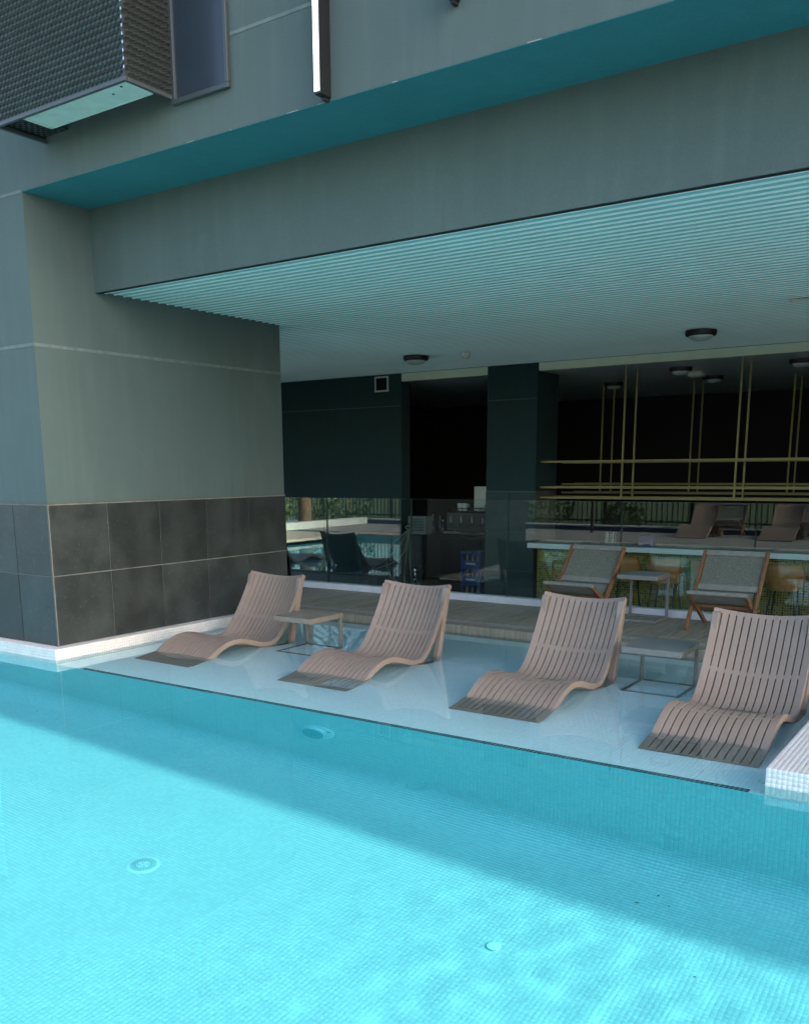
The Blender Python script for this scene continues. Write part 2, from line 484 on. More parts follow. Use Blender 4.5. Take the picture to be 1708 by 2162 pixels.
# upper window beside the mesh cabinet
win = boxp('window', (1.78, 2.235, -.012, 0, 3.995, 6.2), 'win_pane', B)
part('window_frame', MB().box(1.745, 2.265, -.032, 0, 3.965, 3.995).box(2.235, 2.265, -.032, 0, 3.995, 6.2).box(1.745, 1.78, -.032, 0, 3.995, 6.2), 'win_frame', win, True, bevel=.003)

# tiled joints on the dark back wall and column
part('render_joint', MB().box(-6, -1.82, YB-.002, YB, 2.57, 2.582).box(-.215, .615, YB-.0225, YB-.02, 2.57, 2.582), 'paint', B, True)
cd = MB()
for i in range(2):
    for k in range(3):
        cd.box(-.215+i*.415+.004, -.215+(i+1)*.415-.004, YB-.032, YB-.02, ZI+.02+k*.6+.004, ZI+.02+(k+1)*.6-.004)
dd = boxp('column_dado', (-.217, .617, YB-.026, YB+.722, ZI, ZI+1.83), 'trim', B)
ct_me = MB().box(.004, .411, -.012, 0, .004, .596).mesh('wall_tile', 'tile_in', bevel=.0018)
for i in range(2):
    for k in range(3):
        to = bpy.data.objects.new('wall_tile', ct_me); link(to, dd); to.location = (-.215+i*.415, YB-.026, ZI+.02+k*.6)

# ================================================================== POOL
pool = thing('pool_basin', None, None, (0, 0, 0), kind='structure')
RC = .26
prof = [(YW, ZS)]
for k in range(0, 13):
    a = math.pi/2*k/12
    prof.append((YW-RC+RC*math.cos(a), ZF+RC-RC*math.sin(a)))
prof.append((YN, ZF))
prof = np.array(prof)
# shell (grout bed)
sh = MB()
off = .0012
n = len(prof)
bot = [(p[0]+0, p[1]-off) for p in prof]; bot[0] = (YW+off, ZS-off)
for k in range(1, 14): bot[k] = (prof[k][0]+off*math.cos(math.pi/2*(k-1)/12), prof[k][1]-off*math.sin(math.pi/2*(k-1)/12))
vs = [(XL, a, b_) for a, b_ in bot] + [(XE, a, b_) for a, b_ in bot]
fs = [(i, i+1, n+i+1, n+i) for i in range(n-1)]
sh.add(vs, fs)
sh.add([(XL,YN,ZF-off),(XE,YN,ZF-off),(XE,YN,.06),(XL,YN,.06)], [(0,1,2,3)])
sh.add([(-6.2,YN,ZF),(-6.2,YW+off,ZF),(-6.2,YW+off,.06),(-6.2,YN,.06)], [(0,1,2,3)])
sh.add([(XE-.1,YN,ZF),(XE-.1,YW+off,ZF),(XE-.1,YW+off,.06),(XE-.1,YN,.06)], [(0,1,2,3)])
receive(part('basin_shell', sh, 'water_tint_grout', pool))
receive(part('shelf_bed', MB().add([(XL,YW,ZS-off),(XR+.1,YW,ZS-off),(XR+.1,YD+.05,ZS-off),(XL,YD+.05,ZS-off)], [(0,1,2,3)]), 'shelf_grout', pool))
e = .0012
cop = MB().box(XP-.12, .12-e, YW+e, .40, ZS-.05, H0-e).box(-.54, .12-e, .40, YD, ZS-.05, H0-e).box(XR+e, XE, YW+e, YD, ZS-.05, H0-e)
receive(part('coping_core', cop, 'white_grout', pool))

TP = .025; TS = .0225
def tile_sheet(name, frames, mat, skip=None):
    """frames: list of (origin, u, v, n) for each tile centre; one mesh of raised tiles."""
    O, U, V, N = [np.array([f[k] for f in frames], float) for k in range(4)]
    return sheet_np(name, O, U, V, N, mat)
def sheet_np(name, O, U, V, N, mat, size=TS, th=.0012, kind='stuff'):
    k = len(O); h = size/2; b = h-.0016
    c = []
    for su, sv in ((-1,-1),(1,-1),(1,1),(-1,1)): c.append(O + U*(su*h) + V*(sv*h) - N*th)
    for su, sv in ((-1,-1),(1,-1),(1,1),(-1,1)): c.append(O + U*(su*b) + V*(sv*b))
    vs = np.stack(c, 1).reshape(-1, 3)
    q = np.array([[4,5,6,7],[0,1,5,4],[1,2,6,5],[2,3,7,6],[3,0,4,7]])
    fs = (np.arange(k)[:,None,None]*8 + q[None]).reshape(-1)
    me = bpy.data.meshes.new(name)
    me.vertices.add(len(vs)); me.vertices.foreach_set('co', vs.astype(np.float32).ravel())
    me.loops.add(len(fs)); me.loops.foreach_set('vertex_index', fs.astype(np.int32))
    nf = k*5
    me.polygons.add(nf); me.polygons.foreach_set('loop_start', np.arange(0, nf*4, 4, dtype=np.int32))
    me.update(calc_edges=True); me.validate()
    me.materials.append(M[mat])
    o = bpy.data.objects.new(name, me); link(o, pool); receive(o)
    o['kind'] = kind
    return o
def grid(o, u, nu, v, nv):
    o, u, v = (np.array(t, float) for t in (o, u, v))
    i, j = np.meshgrid(np.arange(nu)+.5, np.arange(nv)+.5, indexing='ij')
    P = o + i.reshape(-1,1)*u*TP + j.reshape(-1,1)*v*TP
    N = np.cross(u, v); k = len(P)
    return P, np.repeat(u[None], k, 0), np.repeat(v[None], k, 0), np.repeat(N[None], k, 0)
# deep basin: follow the profile
seg = np.r_[0, np.cumsum(np.linalg.norm(np.diff(prof, axis=0), axis=1))]
ns = int(seg[-1]/TP)
s = (np.arange(ns)+.5)*TP
yy = np.interp(s, seg, prof[:,0]); zz = np.interp(s, seg, prof[:,1])
ta = np.stack([np.interp(s+.004, seg, prof[:,0])-np.interp(s-.004, seg, prof[:,0]), np.interp(s+.004, seg, prof[:,1])-np.interp(s-.004, seg, prof[:,1])], 1)
ta /= np.linalg.norm(ta, axis=1)[:,None]
X0, X1 = -3.5, 7.5
nx = int((X1-X0)/TP)
xs = X0 + (np.arange(nx)+.5)*TP
XX, SS = np.meshgrid(xs, np.arange(ns), indexing='ij'); XX = XX.ravel(); SS = SS.ravel()
O = np.stack([XX, yy[SS], zz[SS]], 1)
U = np.repeat(np.array([[1.,0,0]]), len(O), 0)
V = np.stack([np.zeros(len(O)), ta[SS,0], ta[SS,1]], 1)
N = np.cross(V, U)
# leave room for the fittings
DR = (2.956, -1.664); INL = (4.885, -1.218); PL = (2.963, -.56)
keep = ~(((O[:,0]-DR[0])**2+(O[:,1]-DR[1])**2 < .085**2) & (O[:,2] < ZF+.01))
keep &= ~(((O[:,0]-INL[0])**2+(O[:,1]-INL[1])**2 < .038**2) & (O[:,2] < ZF+.01))
keep &= ~(((O[:,0]-PL[0])**2+(O[:,2]-PL[1])**2 < .13**2) & (O[:,1] > YW-.01))
O, U, V, N = O[keep], U[keep], V[keep], N[keep]
# the 300 largest (nearest in view) are pieces of their own
cp = np.array(cam_o.location)
rel = O - cp
dep = rel @ np.array(fwd); px = rel @ np.array(right)/dep; py = rel @ np.array(up)/dep
f_ = 1943.68
u_ = 817.22 + f_*px; v_ = 1385.05 - f_*py*.93
inside = (u_ > 150) & (u_ < 1600) & (v_ > 0) & (O[:,2] < ZF+.001) & (O[:,1] > -2.35) & (O[:,0] < 5.9)
order = np.argsort(np.where(inside, dep, 1e9))
near = order[:300]; far = np.ones(len(O), bool); far[near] = False
sheet_np('basin_mosaic', O[far], U[far], V[far], N[far], 'aqua')
h = TS/2; b_ = h-.0016
tm = MB().add([(-h,-h,-.0012),(h,-h,-.0012),(h,h,-.0012),(-h,h,-.0012),(-b_,-b_,0),(b_,-b_,0),(b_,b_,0),(-b_,b_,0)],
              [(4,5,6,7),(0,1,5,4),(1,2,6,5),(2,3,7,6),(3,0,4,7)])
tile_me = tm.mesh('mosaic_tile', 'aqua')
for k in near:
    to = bpy.data.objects.new('mosaic_tile', tile_me); link(to, pool); to.location = O[k]; receive(to)
# shelf floor
a = grid((.12, YW+.05, ZS), (1,0,0), int((XR-.12)/TP), (0,1,0), int((YD-YW-.05)/TP))
sheet_np('shelf_mosaic', *a, 'shelf_mosaic')
# dark border along the drop
bt = MB().add([(-h,-h,-.0012),(h,-h,-.0012),(h,h,-.0012),(-h,h,-.0012),(-b_,-b_,0),(b_,-b_,0),(b_,b_,0),(-b_,b_,0)],
              [(4,5,6,7),(0,1,5,4),(1,2,6,5),(2,3,7,6),(3,0,4,7)]).mesh('border_tile', 'border_tile')
bp_ = [(XR-.075-(k+.5)*TP, YW+(r+.5)*TP) for k in range(212) for r in (0, 1)]
for k, (x, y) in enumerate(bp_[:300]):
    to = bpy.data.objects.new('border_tile', bt); link(to, pool); to.location = (x, y, ZS+.0004); receive(to)
rest = np.array([(x, y, ZS+.0004) for x, y in bp_[300:]])
one = np.ones((len(rest), 1))
sheet_np('border_tile_run', rest, one*[1.,0,0], one*[0,1.,0], one*[0,0,1.], 'border_tile')
# pale tiles between border ends and coping
ex = [(XR-(k+.5)*TP, YW+(r+.5)*TP, ZS) for k in range(3) for r in (0,1)] + [(.12+(k+.5)*TP, YW+(r+.5)*TP, ZS) for k in range(12) for r in (0,1)]
ex = np.array(ex); one = np.ones((len(ex), 1))
sheet_np('shelf_edge_mosaic', ex, one*[1.,0,0], one*[0,1.,0], one*[0,0,1.], 'shelf_mosaic')
# coping mosaic
parts = [
 grid((.12, YW, H0), (-1,0,0), 52, (0,0,-1), 9),                       # front, left pier
 grid((.12, YW, H0), (0,0,-1), 8, (0,1,0), 119),                        # side of the left coping
 grid((XR, YW, H0), (1,0,0), 120, (0,0,-1), 9),                         # right block front
 grid((XR, YW, H0), (0,1,0), 119, (0,0,-1), 8),                         # right block side
 grid((XR, YW, H0), (1,0,0), 90, (0,1,0), 119),                         # right block top
 grid((-1.18, YW, H0), (1,0,0), 52, (0,1,0), 4),                        # left top
 grid((.02, YW+.1, H0), (1,0,0), 4, (0,1,0), 115)]
nn = [np.array(v, float) for v in ((0,-1,0),(1,0,0),(0,-1,0),(-1,0,0),(0,0,1),(0,0,1),(0,0,1))]
O2, U2, V2, N2 = [], [], [], []
for (o0, u0, v0, n0), nv in zip(parts, nn):
    flip = (n0[0] @ nv) < 0
    O2.append(o0); U2.append(v0 if flip else u0); V2.append(u0 if flip else v0); N2.append(np.repeat(nv[None], len(o0), 0))
sheet_np('coping_mosaic', *[np.concatenate(t) for t in (O2, U2, V2, N2)], 'white_mosaic')

# water sheet: gentle ripples, stronger towards the open right
dx = .032
wx = np.arange(-6.25, XE, dx); wy = np.arange(YN, YD+.02, dx)
WX, WY = np.meshgrid(wx, wy)
rs = np.random.RandomState(3)
Z = np.zeros_like(WX); Z2 = np.zeros_like(WX)
for k in range(30):
    lam = rs.uniform(.14, .40); th = rs.uniform(0, 2*math.pi); ph = rs.uniform(0, 6.28)
    Z += .0011*lam*np.sin(2*math.pi/lam*(WX*math.cos(th)+WY*math.sin(th))+ph)
for k in range(10):
    lam = rs.uniform(.9, 2.4); th = rs.uniform(0, 2*math.pi); ph = rs.uniform(0, 6.28)
    Z2 += .00035*lam*np.sin(2*math.pi/lam*(WX*math.cos(th)+WY*math.sin(th))+ph)
mask = np.exp(-(((WX-7.1)/1.45)**2+((WY+1.7)/1.0)**2)) * .50 + .022
mask *= np.where(WY > YW, np.exp(-(WY-YW)*1.6)*.75+.18, 1)
Z = Z*mask + Z2*np.where(WY > YW, .2, .15)
ny_, nx_ = WX.shape
me = bpy.data.meshes.new('pool_water')
vs = np.stack([WX, WY, Z], -1).reshape(-1, 3).astype(np.float32)
j, i = np.meshgrid(np.arange(ny_-1), np.arange(nx_-1), indexing='ij')
a = (j*nx_+i).ravel(); fs = np.stack([a, a+1, a+nx_+1, a+nx_], 1).ravel().astype(np.int32)
me.vertices.add(len(vs)); me.vertices.foreach_set('co', vs.ravel())
me.loops.add(len(fs)); me.loops.foreach_set('vertex_index', fs)
me.polygons.add(len(a)); me.polygons.foreach_set('loop_start', np.arange(0, len(a)*4, 4, dtype=np.int32))
me.update(calc_edges=True); me.validate()
me.polygons.foreach_set('use_smooth', [True]*len(me.polygons))
me.materials.append(M['water'])
wo = bpy.data.objects.new('pool_water', me); link(wo); tag(wo, kind='structure')
wo.cycles.is_caustics_caster = True

# pool fittings
pl = thing('pool_light', 'round pale underwater lamp set into the deep pool wall', 'pool light', (PL[0], YW, PL[1]))
receive(part('flange', MB().lathe([(.132,.0),(.132,-.016),(.118,-.022),(.0,-.022)], 36, axis='y'), 'pool_fitting', pl, smooth=True))
receive(part('lens', MB().lathe([(.092,-.020),(.092,-.062),(.086,-.068),(.0,-.068)], 32, (-.01,0,-.005), axis='y'), 'pool_lens', pl, smooth=True))
receive(part('lens_rim', MB().lathe([(.098,-.02),(.098,-.058),(.0925,-.0585),(.0925,-.02)], 32, (-.01,0,-.005), axis='y'), 'pool_fitting', pl))
receive(part('screw', MB().lathe([(.010,-.066),(.010,-.073),(0,-.073)], 10, (-.01,0,-.005), axis='y'), 'slot', pl))
receive(part('clip', MB().box(.078, .108, -.026, -.02, .045, .06), 'slot', pl))
dr = thing('floor_drain', 'round slotted white drain cover on the sunlit pool floor', 'drain', (DR[0], DR[1], ZF))
receive(part('cover', MB().lathe([(.092,-.001),(.092,.005),(.085,.009),(0,.009)], 40), 'pool_fitting', dr, smooth=True))
sl_me = MB().box(.038, .072, -.0026, .0026, .0085, .0099).mesh('slot', 'slot')
for k in range(28):
    so = receive(part('slot', sl_me, None, dr)); so.rotation_euler = (0, 0, 2*math.pi*k/28)
cen = MB()
for k in range(4):
    a0 = math.pi/2*k+.25
    cen.tube([(.029*math.cos(a0+t), .029*math.sin(a0+t), .0085) for t in (0,.25,.5,.75,1.0)], .0024, 5)
cen.box(-.016,-.003,-.016,-.011,.0085,.0099).box(.003,.016,-.009,-.004,.0085,.0099).box(-.015,-.005,.004,.010,.0085,.0099).box(.006,.015,.009,.015,.0085,.0099)
receive(part('centre_mark', cen, 'slot', dr))
iv = thing('floor_inlet', 'small round inlet cap on the rippled pool floor', 'inlet', (INL[0], INL[1], ZF))
receive(part('cap', MB().lathe([(.038,-.001),(.038,.004),(.034,.008),(.02,.010),(0,.010)], 28), 'pool_fitting', iv, smooth=True))
receive(part('ring_gap', MB().tube([(.036*math.cos(t), .036*math.sin(t), .0065) for t in np.linspace(2.2, 5.6, 18)], .0025, 5), 'slot', iv))
leafs = [(.296,-.669,.02),(-.008,-.40,.022),(.242,-.42,.034),(.37,-.43,.024),(.539,-.45,.024),(5.40,-.40,.03),(5.33,-.52,.035),(5.47,-.46,.022),(5.75,-.95,.022)]
for k, (x, y, w) in enumerate(leafs):
    w *= .8
    lm = MB().add([(-w/2,0,0),(-w*.2,w*.16,.003),(w*.25,w*.14,.003),(w/2,0,.001),(w*.2,-w*.15,.002),(-w*.2,-w*.14,.001),(0,0,.005)],
                  [(0,1,6),(1,2,6),(2,3,6),(3,4,6),(4,5,6),(5,0,6)])
    lo = receive(part('fallen_leaf', lm, 'dead_leaf')); lo.location = (x, y, ZF+.002); lo.rotation_euler = (0,0,random.uniform(0,3))
    side = k < 5
    tag(lo, 'tiny dark leaf lying on the pool floor in front of the tiled pier' if side else 'tiny dark leaf lying on the pool floor below the right coping', 'leaf',
        'leaves on the floor by the pier' if side else 'leaves on the floor by the right coping')

# ================================================================== DECK
deck = thing('deck', None, None, (0,0,0), kind='structure')
boxp('deck_base', (XL+.3, XE-.3, YD+.01, 4.52, ZS-.1, ZD-.026), 'recess', deck)
boxp('edge_board', (XL+.3, XE-.3, YD-.004, YD+.145, ZD-.2, ZD), 'deck', deck, bevel=.003)
boxp('inner_board', (XL+.3, XE-.3, 3.155, 3.30, ZD-.025, ZD), 'deck', deck, bevel=.003)
pw = .145
bm_me = MB().box(.004, pw-.004, 3.306, 4.385, -.024, 0).mesh('deck_board', 'deck', bevel=.002)
x = XL+.3
while x < XE-.45:
    do = bpy.data.objects.new('deck_board', bm_me); link(do, deck); do.location = (x, 0, ZD); x += pw
# slot drain
gr = thing('drain_channel', 'slotted pale drain channel along the front of the deck', 'drain', (0, 3.08, ZD))
part('channel', MB().box(XL+.3, XE-.3, -.062, .072, -.06, -.012), 'black_metal', gr)
bar_me = MB().box(0, .495, -.060, -.036, -.012, .001).box(0, .495, -.018, .004, -.012, .001).box(0, .495, .022, .046, -.012, .001).box(0,.012,-.06,.066,-.012,.0006).box(.24,.252,-.06,.066,-.012,.0006).mesh('grate', 'grate')
x = -1.0
while x < 7.5:
    part('grate', bar_me, None, gr).location = (x, 0, 0); x += .5
# kerb and glass screen
gs = thing('glass_screen', 'frameless clear glass screen on a white kerb behind the deck chairs', 'glass screen', (0, YG, ZD))
boxp('kerb', (XL+.3, XE-.3, YG-.065, YG+.07, ZD, .15), 'kerb', gs, bevel=.004)
jx = [-3.14, -1.85, -.56, .715, 2.0, 3.30, 4.625, 5.91, 7.2, 8.5]
for a, b_ in zip(jx, jx[1:]):
    pn = boxp('glass_pane', (a+.005, b_-.005, YG-.006, YG+.006, .145, 1.222), 'glass', gs)
    part('pane_edge', MB().box(a+.0045, a+.0055, YG-.0062, YG+.0062, .145, 1.2225).box(b_-.0055, b_-.0045, YG-.0062, YG+.0062, .145, 1.2225).box(a+.0045, b_-.0045, YG-.0063, YG+.0063, 1.2215, 1.2232), 'glass_edge', pn, True)

# ================================================================== LOUNGERS
PROF, PL_ = catmull([(0,.018),(.09,.055),(.2,.118),(.32,.187),(.44,.238),(.54,.258),(.64,.256),(.76,.228),(.88,.192),(.98,.172),(1.06,.182),(1.13,.228),(1.21,.315),(1.31,.452),(1.40,.595),(1.485,.745)], 61)
TANP = np.gradient(PROF, axis=0); TANP /= np.linalg.norm(TANP, axis=1)[:,None]
NRMP = np.stack([-TANP[:,1], TANP[:,0]], 1)
SPAR = np.linspace(0, 1, 61)
LW = .335
def surf(k, x, d):
    """point on the lounger at profile index k, lateral x, depth d below the surface"""
    sg = np.interp(SPAR[k], [0, .15, .35, .55, .75, 1], [.0, .012, .022, .040, .064, .085])
    dip = sg*(1-(x/LW)**2) + d
    p = PROF[k] - NRMP[k]*dip
    return (x, p[0], p[1])
def strip(x0, x1, k0, k1, d0, d1, step=2):
    secs = []
    ks = list(range(k0, k1, step)) + [k1]
    for k in ks:
        secs.append([surf(k, x0, d0), surf(k, x1, d0), surf(k, x1, d1), surf(k, x0, d1)])
    return MB().sweep(secs)
def rib(k0, k1, d0, d1, nseg=14):
    mb = MB(); xs_ = np.linspace(-LW+.03, LW-.03, nseg+1)
    secs = []
    for x in xs_:
        secs.append([surf(k0, x, d0), surf(k1, x, d0), surf(k1, x, d1), surf(k0, x, d1)])
    return mb.sweep(secs)
KH = int(np.argmin(abs(PROF[:,0]-.49))); KB = int(np.argmin(abs(PROF[:,0]-1.24)))
def make_lounger():
    t = thing('pool_lounger', 'x', 'lounger')
    ns_ = 12; rail = .052; inner = 2*(LW-rail); pit = inner/ns_
    for k in range(ns_):
        x0 = -LW+rail+k*pit
        part('slat', strip(x0+.0037, x0+pit-.0037, 0, 60, 0, .048), 'resin', t, bevel=.0025)
    for s_ in (-1, 1):
        x0, x1 = (-LW, -LW+rail-.0025) if s_ < 0 else (LW-rail+.0025, LW)
        part('side_rail', strip(x0, x1, 0, 60, 0, .046), 'resin', t, bevel=.004)
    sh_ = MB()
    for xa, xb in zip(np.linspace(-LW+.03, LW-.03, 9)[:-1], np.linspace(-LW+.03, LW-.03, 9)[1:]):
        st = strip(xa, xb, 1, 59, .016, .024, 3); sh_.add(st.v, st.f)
    part('slit_shade_sheet', sh_, 'slit_shade', t)  # dark sheet added under the slats to paint the shade in the slits
    for k0, k1 in ((0, 1), (KH, KH+1), (KB, KB+1), (59, 60)):
        part('cross_rib', rib(k0, k1, .0015, .03), 'resin', t)
    for s_ in (-1, 1):
        x0 = s_*(LW-.022)
        pts, _ = catmull([(1.478,.715),(1.425,.53),(1.375,.34),(1.325,.16),(1.285,.0)], 10)
        leg = MB(); secs = []
        for y, z in pts: secs.append([(x0-.026,y-.028,z),(x0+.026,y-.028,z),(x0+.026,y+.028,z),(x0-.026,y+.028,z)])
        part('rear_leg', leg.sweep(secs), 'resin', t, bevel=.004)
        pts, _ = catmull([(.90,.145),(.99,.085),(1.09,.035),(1.19,.014),(1.27,.012)], 10)
        secs = [[(x0-.022,y,z-.012),(x0+.022,y,z-.012),(x0+.022,y,z+.014),(x0-.022,y,z+.014)] for y, z in pts]
        part('runner', MB().sweep(secs), 'resin', t)
    return t
lg = make_lounger()
LS = [((.815, .40, ZS), -1.0, 'taupe slatted lounger standing in shallow water nearest the dark tiled pier'),
      ((2.415, .45, ZS), 0., 'taupe slatted lounger in the water between the two low tables, second from the pier'),
      ((3.965, .45, ZS), 0., 'taupe slatted lounger in the water in front of the left rope chair'),
      ((-2.35, .45, ZS), 0., 'lounger in the next bay left of the pier, seen only as a reflection'),
      ((-3.95, .45, ZS), 0., 'farthest lounger in the next bay left of the pier, seen only as a reflection'),
      ((.9, -5.9, .1), 180., 'lounger on the far paving opposite, left of two, seen only as a reflection'),
      ((2.6, -5.9, .1), 180., 'lounger on the far paving opposite, right of two, seen only as a reflection'),
      ((5.352, .28, ZS), .5, 'taupe slatted lounger closest to the camera, beside the white right coping')]
for k, (loc, rz, lab) in enumerate(LS):
    o = lg if k == 0 else copy_tree(lg)
    o.location = loc; o.rotation_euler = (0, 0, R(rz)); tag(o, lab, 'lounger', 'loungers standing in the shallow shelf')

# ================================================================== SIDE TABLES
def side_table(name, label, loc, w, d, h, top, metal, group):
    t = thing(name, label, 'side table', loc, group=group)
    part('table_top', MB().box(-w/2, w/2, -d/2, d/2, h-.045, h), top, t, bevel=.003)
    lw = .026
    for s_ in (-1, 1):
        part('leg', MB().box(s_*(w/2-.012)-lw/2, s_*(w/2-.012)+lw/2, d/2-.04, d/2-.04+lw, .02, h-.045), metal, t, bevel=.002)
    part('base_frame', MB().box(-w/2, w/2, -d/2+.01, -d/2+.034, 0, .022).box(-w/2, w/2, d/2-.044, d/2-.014, 0, .022)
         .box(-w/2, -w/2+.026, -d/2+.034, d/2-.044, 0, .022).box(w/2-.026, w/2, -d/2+.034, d/2-.044, 0, .022), metal, t, bevel=.002)
    return t
side_table('side_table', 'low taupe side table in the water between the first two loungers', (1.515, 1.54, ZS), .42, .47, .435, 'table_wood', 'table_metal', 'side tables standing in the water')
side_table('side_table', 'low grey side table in the water between the two right-hand loungers', (4.635, 1.79, ZS), .43, .46, .435, 'table_grey', 'table_grey', 'side tables standing in the water')
side_table('side_table', 'grey side table standing on the deck between the two rope chairs', (3.665, 4.15, ZD), .40, .40, .46, 'table_grey', 'table_grey', None)

# ================================================================== ROPE CHAIRS
def rope_chair():
    t = thing('rope_chair', 'x', 'chair')
    W = .285
    for s_ in (-1, 1):
        part('back_rail', MB().bar((s_*W, -.27, .0), (s_*W, .28, .70), .028, .05, (0,1,0)), 'teak', t, bevel=.004)
        part('seat_rail', MB().bar((s_*(W-.035), .27, .0), (s_*(W-.035), -.36, .365), .026, .046, (0,1,0)), 'teak', t, bevel=.004)
    part('cross_bar', MB().bar((-W, -.075, .215), (W, -.075, .215), .04, .03), 'teak', t, bevel=.003)
    part('cross_bar', MB().bar((-W, .05, .18), (W, .05, .18), .04, .03), 'teak', t, bevel=.003)
    part('front_bar', MB().tube([(-W+.02, -.36, .365), (W-.02, -.36, .365)], .021, 10), 'canvas', t, smooth=True)
    part('top_bar', MB().bar((-W+.014, .262, .678), (W-.014, .262, .678), .03, .055, (0,.6,.8)), 'canvas', t, bevel=.004)
    part('lower_bar', MB().bar((-W+.014, .025, .375), (W-.014, .025, .375), .03, .06, (0,.6,.8)), 'canvas', t, bevel=.004)
    rp = MB(); n_ = 58
    for k in range(n_):
        x = -W+.02 + (2*W-.04)*(k+.5)/n_
        rp.bar((x, .03, .39), (x, .258, .66), .0074, .006)
    ro = part('rope_strands', rp, 'rope', t); ro['kind'] = 'stuff'
    sag = []
    for k in range(13):
        q = k/12.; y = -.36 + .40*q; z = .365*(1-q) + .345*q - .13*math.sin(math.pi*q)**.9*(.6+.4*q)
        sag.append([(-W+.05, y, z-.004), (W-.05, y, z-.004), (W-.05, y, z+.004), (-W+.05, y, z+.004)])
    part('seat_sling', MB().sweep(sag), 'canvas', t, smooth=True)
    return t
c1 = rope_chair(); c1.location = (4.50, 4.03, ZD); c1.rotation_euler = (0, 0, R(1))
tag(c1, 'teak rope chair on the deck to the right of the grey deck table', 'chair', 'rope chairs on the deck')
c2 = copy_tree(c1); c2.location = (3.10, 4.02, ZD); c2.rotation_euler = (0, 0, R(-4))
tag(c2, 'teak rope chair on the deck to the left of the grey deck table', 'chair', 'rope chairs on the deck')

for x, l in ((1.5, 'rope chair by the far wall, left of two, seen only as a reflection'), (3.2, 'rope chair by the far wall, right of two, seen only as a reflection')):
    c3 = copy_tree(c1); c3.location = (x, -6.75, .10); c3.rotation_euler = (0, 0, R(180)); tag(c3, l, 'chair', 'rope chairs on the far paving')
# ================================================================== FACADE THINGS
# mesh cabinet
mc = thing('mesh_cabinet', 'grey expanded metal cabinet hung on the upper wall at top left', 'mesh cabinet', (.34, 0, 4.0))
cw, cd_, ch = 1.41, .42, 2.2
def woven(mb, dk, o, u, n, w, hgt, pu, pv, k=0.):
    o, u, n = Vector(o), Vector(u), Vector(n); z = Vector((0,0,1))
    nu, nv = int(w/pu), int(hgt/pv)
    for jv in range(nv):
        for iu in range(nu+1):
            a0 = (iu + (.5 if jv % 2 else 0))*pu - pu*.5
            a1 = a0 + pu*1.02
            a0 = max(0, a0); a1 = min(w, a1)
            if a1-a0 < .01: continue
            b0 = jv*pv; b1 = b0 + pv
            if a1-a0 < pu*.9: continue
            g0, g1 = a0+pu*(.10-k*.06), a0+pu*(.72+k*.2)
            P_ = lambda a, b, c: o + u*a + z*b + n*c
            dk.add([P_(g0, b0+pv*(.10-k*.25), .0015), P_(g1, b0+pv*(.34-k*.25), .0015), P_(g1, b0+pv*.62, .0015), P_(g0, b0+pv*.36, .0015)], [(0,1,2,3)])
            mb.add([P_(g0-.006, b0+pv*.30, .003), P_(g1+.004, b0+pv*.56, .003), P_(g1+.010, b0+pv*.80, .013), P_(g0, b0+pv*.55, .013),
                    P_(g1+.012, b1+pv*.08, .001), P_(g0-.004, b0+pv*.86, .001)], [(0,1,2,3),(3,2,4,5),(0,3,5),(1,4,2)])
mf = MB(); dk = MB(); woven(mf, dk, (0, -cd_, .02), (1,0,0), (0,-1,0), cw, ch, .044, .040)
o = part('front_mesh', mf, 'mesh_metal', mc); o['kind'] = 'stuff'
ms = MB(); woven(ms, dk, (cw, -cd_, .02), (0,1,0), (1,0,0), cd_, ch, .044, .040, 1.)
o = part('side_mesh', ms, 'mesh_metal', mc); o['kind'] = 'stuff'
o = part('mesh_slots', dk, 'mesh_dark', mc); o['kind'] = 'stuff'
part('mesh_sheet', MB().box(0, cw, -cd_, -cd_+.003, .02, ch).box(cw-.003, cw, -cd_+.003, 0, .02, ch), 'mesh_metal', mc)
part('lining', MB().box(.004, cw-.004, -cd_+.004, -cd_+.012, .02, ch).box(cw-.012, cw-.004, -cd_+.012, 0, .02, ch).box(.004, .012, -cd_+.012, 0, .02, ch), 'mesh_dark', mc)
part('bottom_frame', MB().box(0, cw, -cd_-.004, -cd_+.022, -.004, .022).box(cw-.022, cw+.004, -cd_+.022, 0, -.004, .022).box(-.004, .022, -cd_+.022, 0, -.004, .022), 'win_frame', mc, bevel=.003)
part('undertray', MB().box(.30, cw-.03, -cd_+.026, -.165, .002, .014).box(.30, .33, -cd_+.026, -.165, -.003, .002).box(.30, cw-.03, -.17, -.162, -.003, .002), 'pale_panel', mc)
part('bolt', MB().lathe([(.009,-.002),(.009,.003),(0,.003)], 10, (1.30,-.36,0)), 'black_metal', mc)
part('bolt', MB().lathe([(.008,-.002),(.008,.003),(0,.003)], 10, (1.16,-.31,0)), 'black_metal', mc)
hx = MB()
for a_ in range(7):
    for b_2 in range(7):
        hx.lathe([(.013,.028),(.013,.032),(0,.032)], 6, (.05+a_*.034, -.37+b_2*.05+(a_ % 2)*.025, 0))
part('hex_perforation', hx, 'mesh_metal', mc)
part('end_plate', MB().box(.024, .30, -.38, -.02, .033, .04), 'mesh_dark', mc)
gl_ = MB()
for k in range(16): gl_.box(cw+.002, cw+.012, -cd_-.012, -cd_-.002, .06+k*.047, .078+k*.047)
part('corner_glints', gl_, 'steel', mc)  # bright blocks added to imitate sun glints down the mesh corner
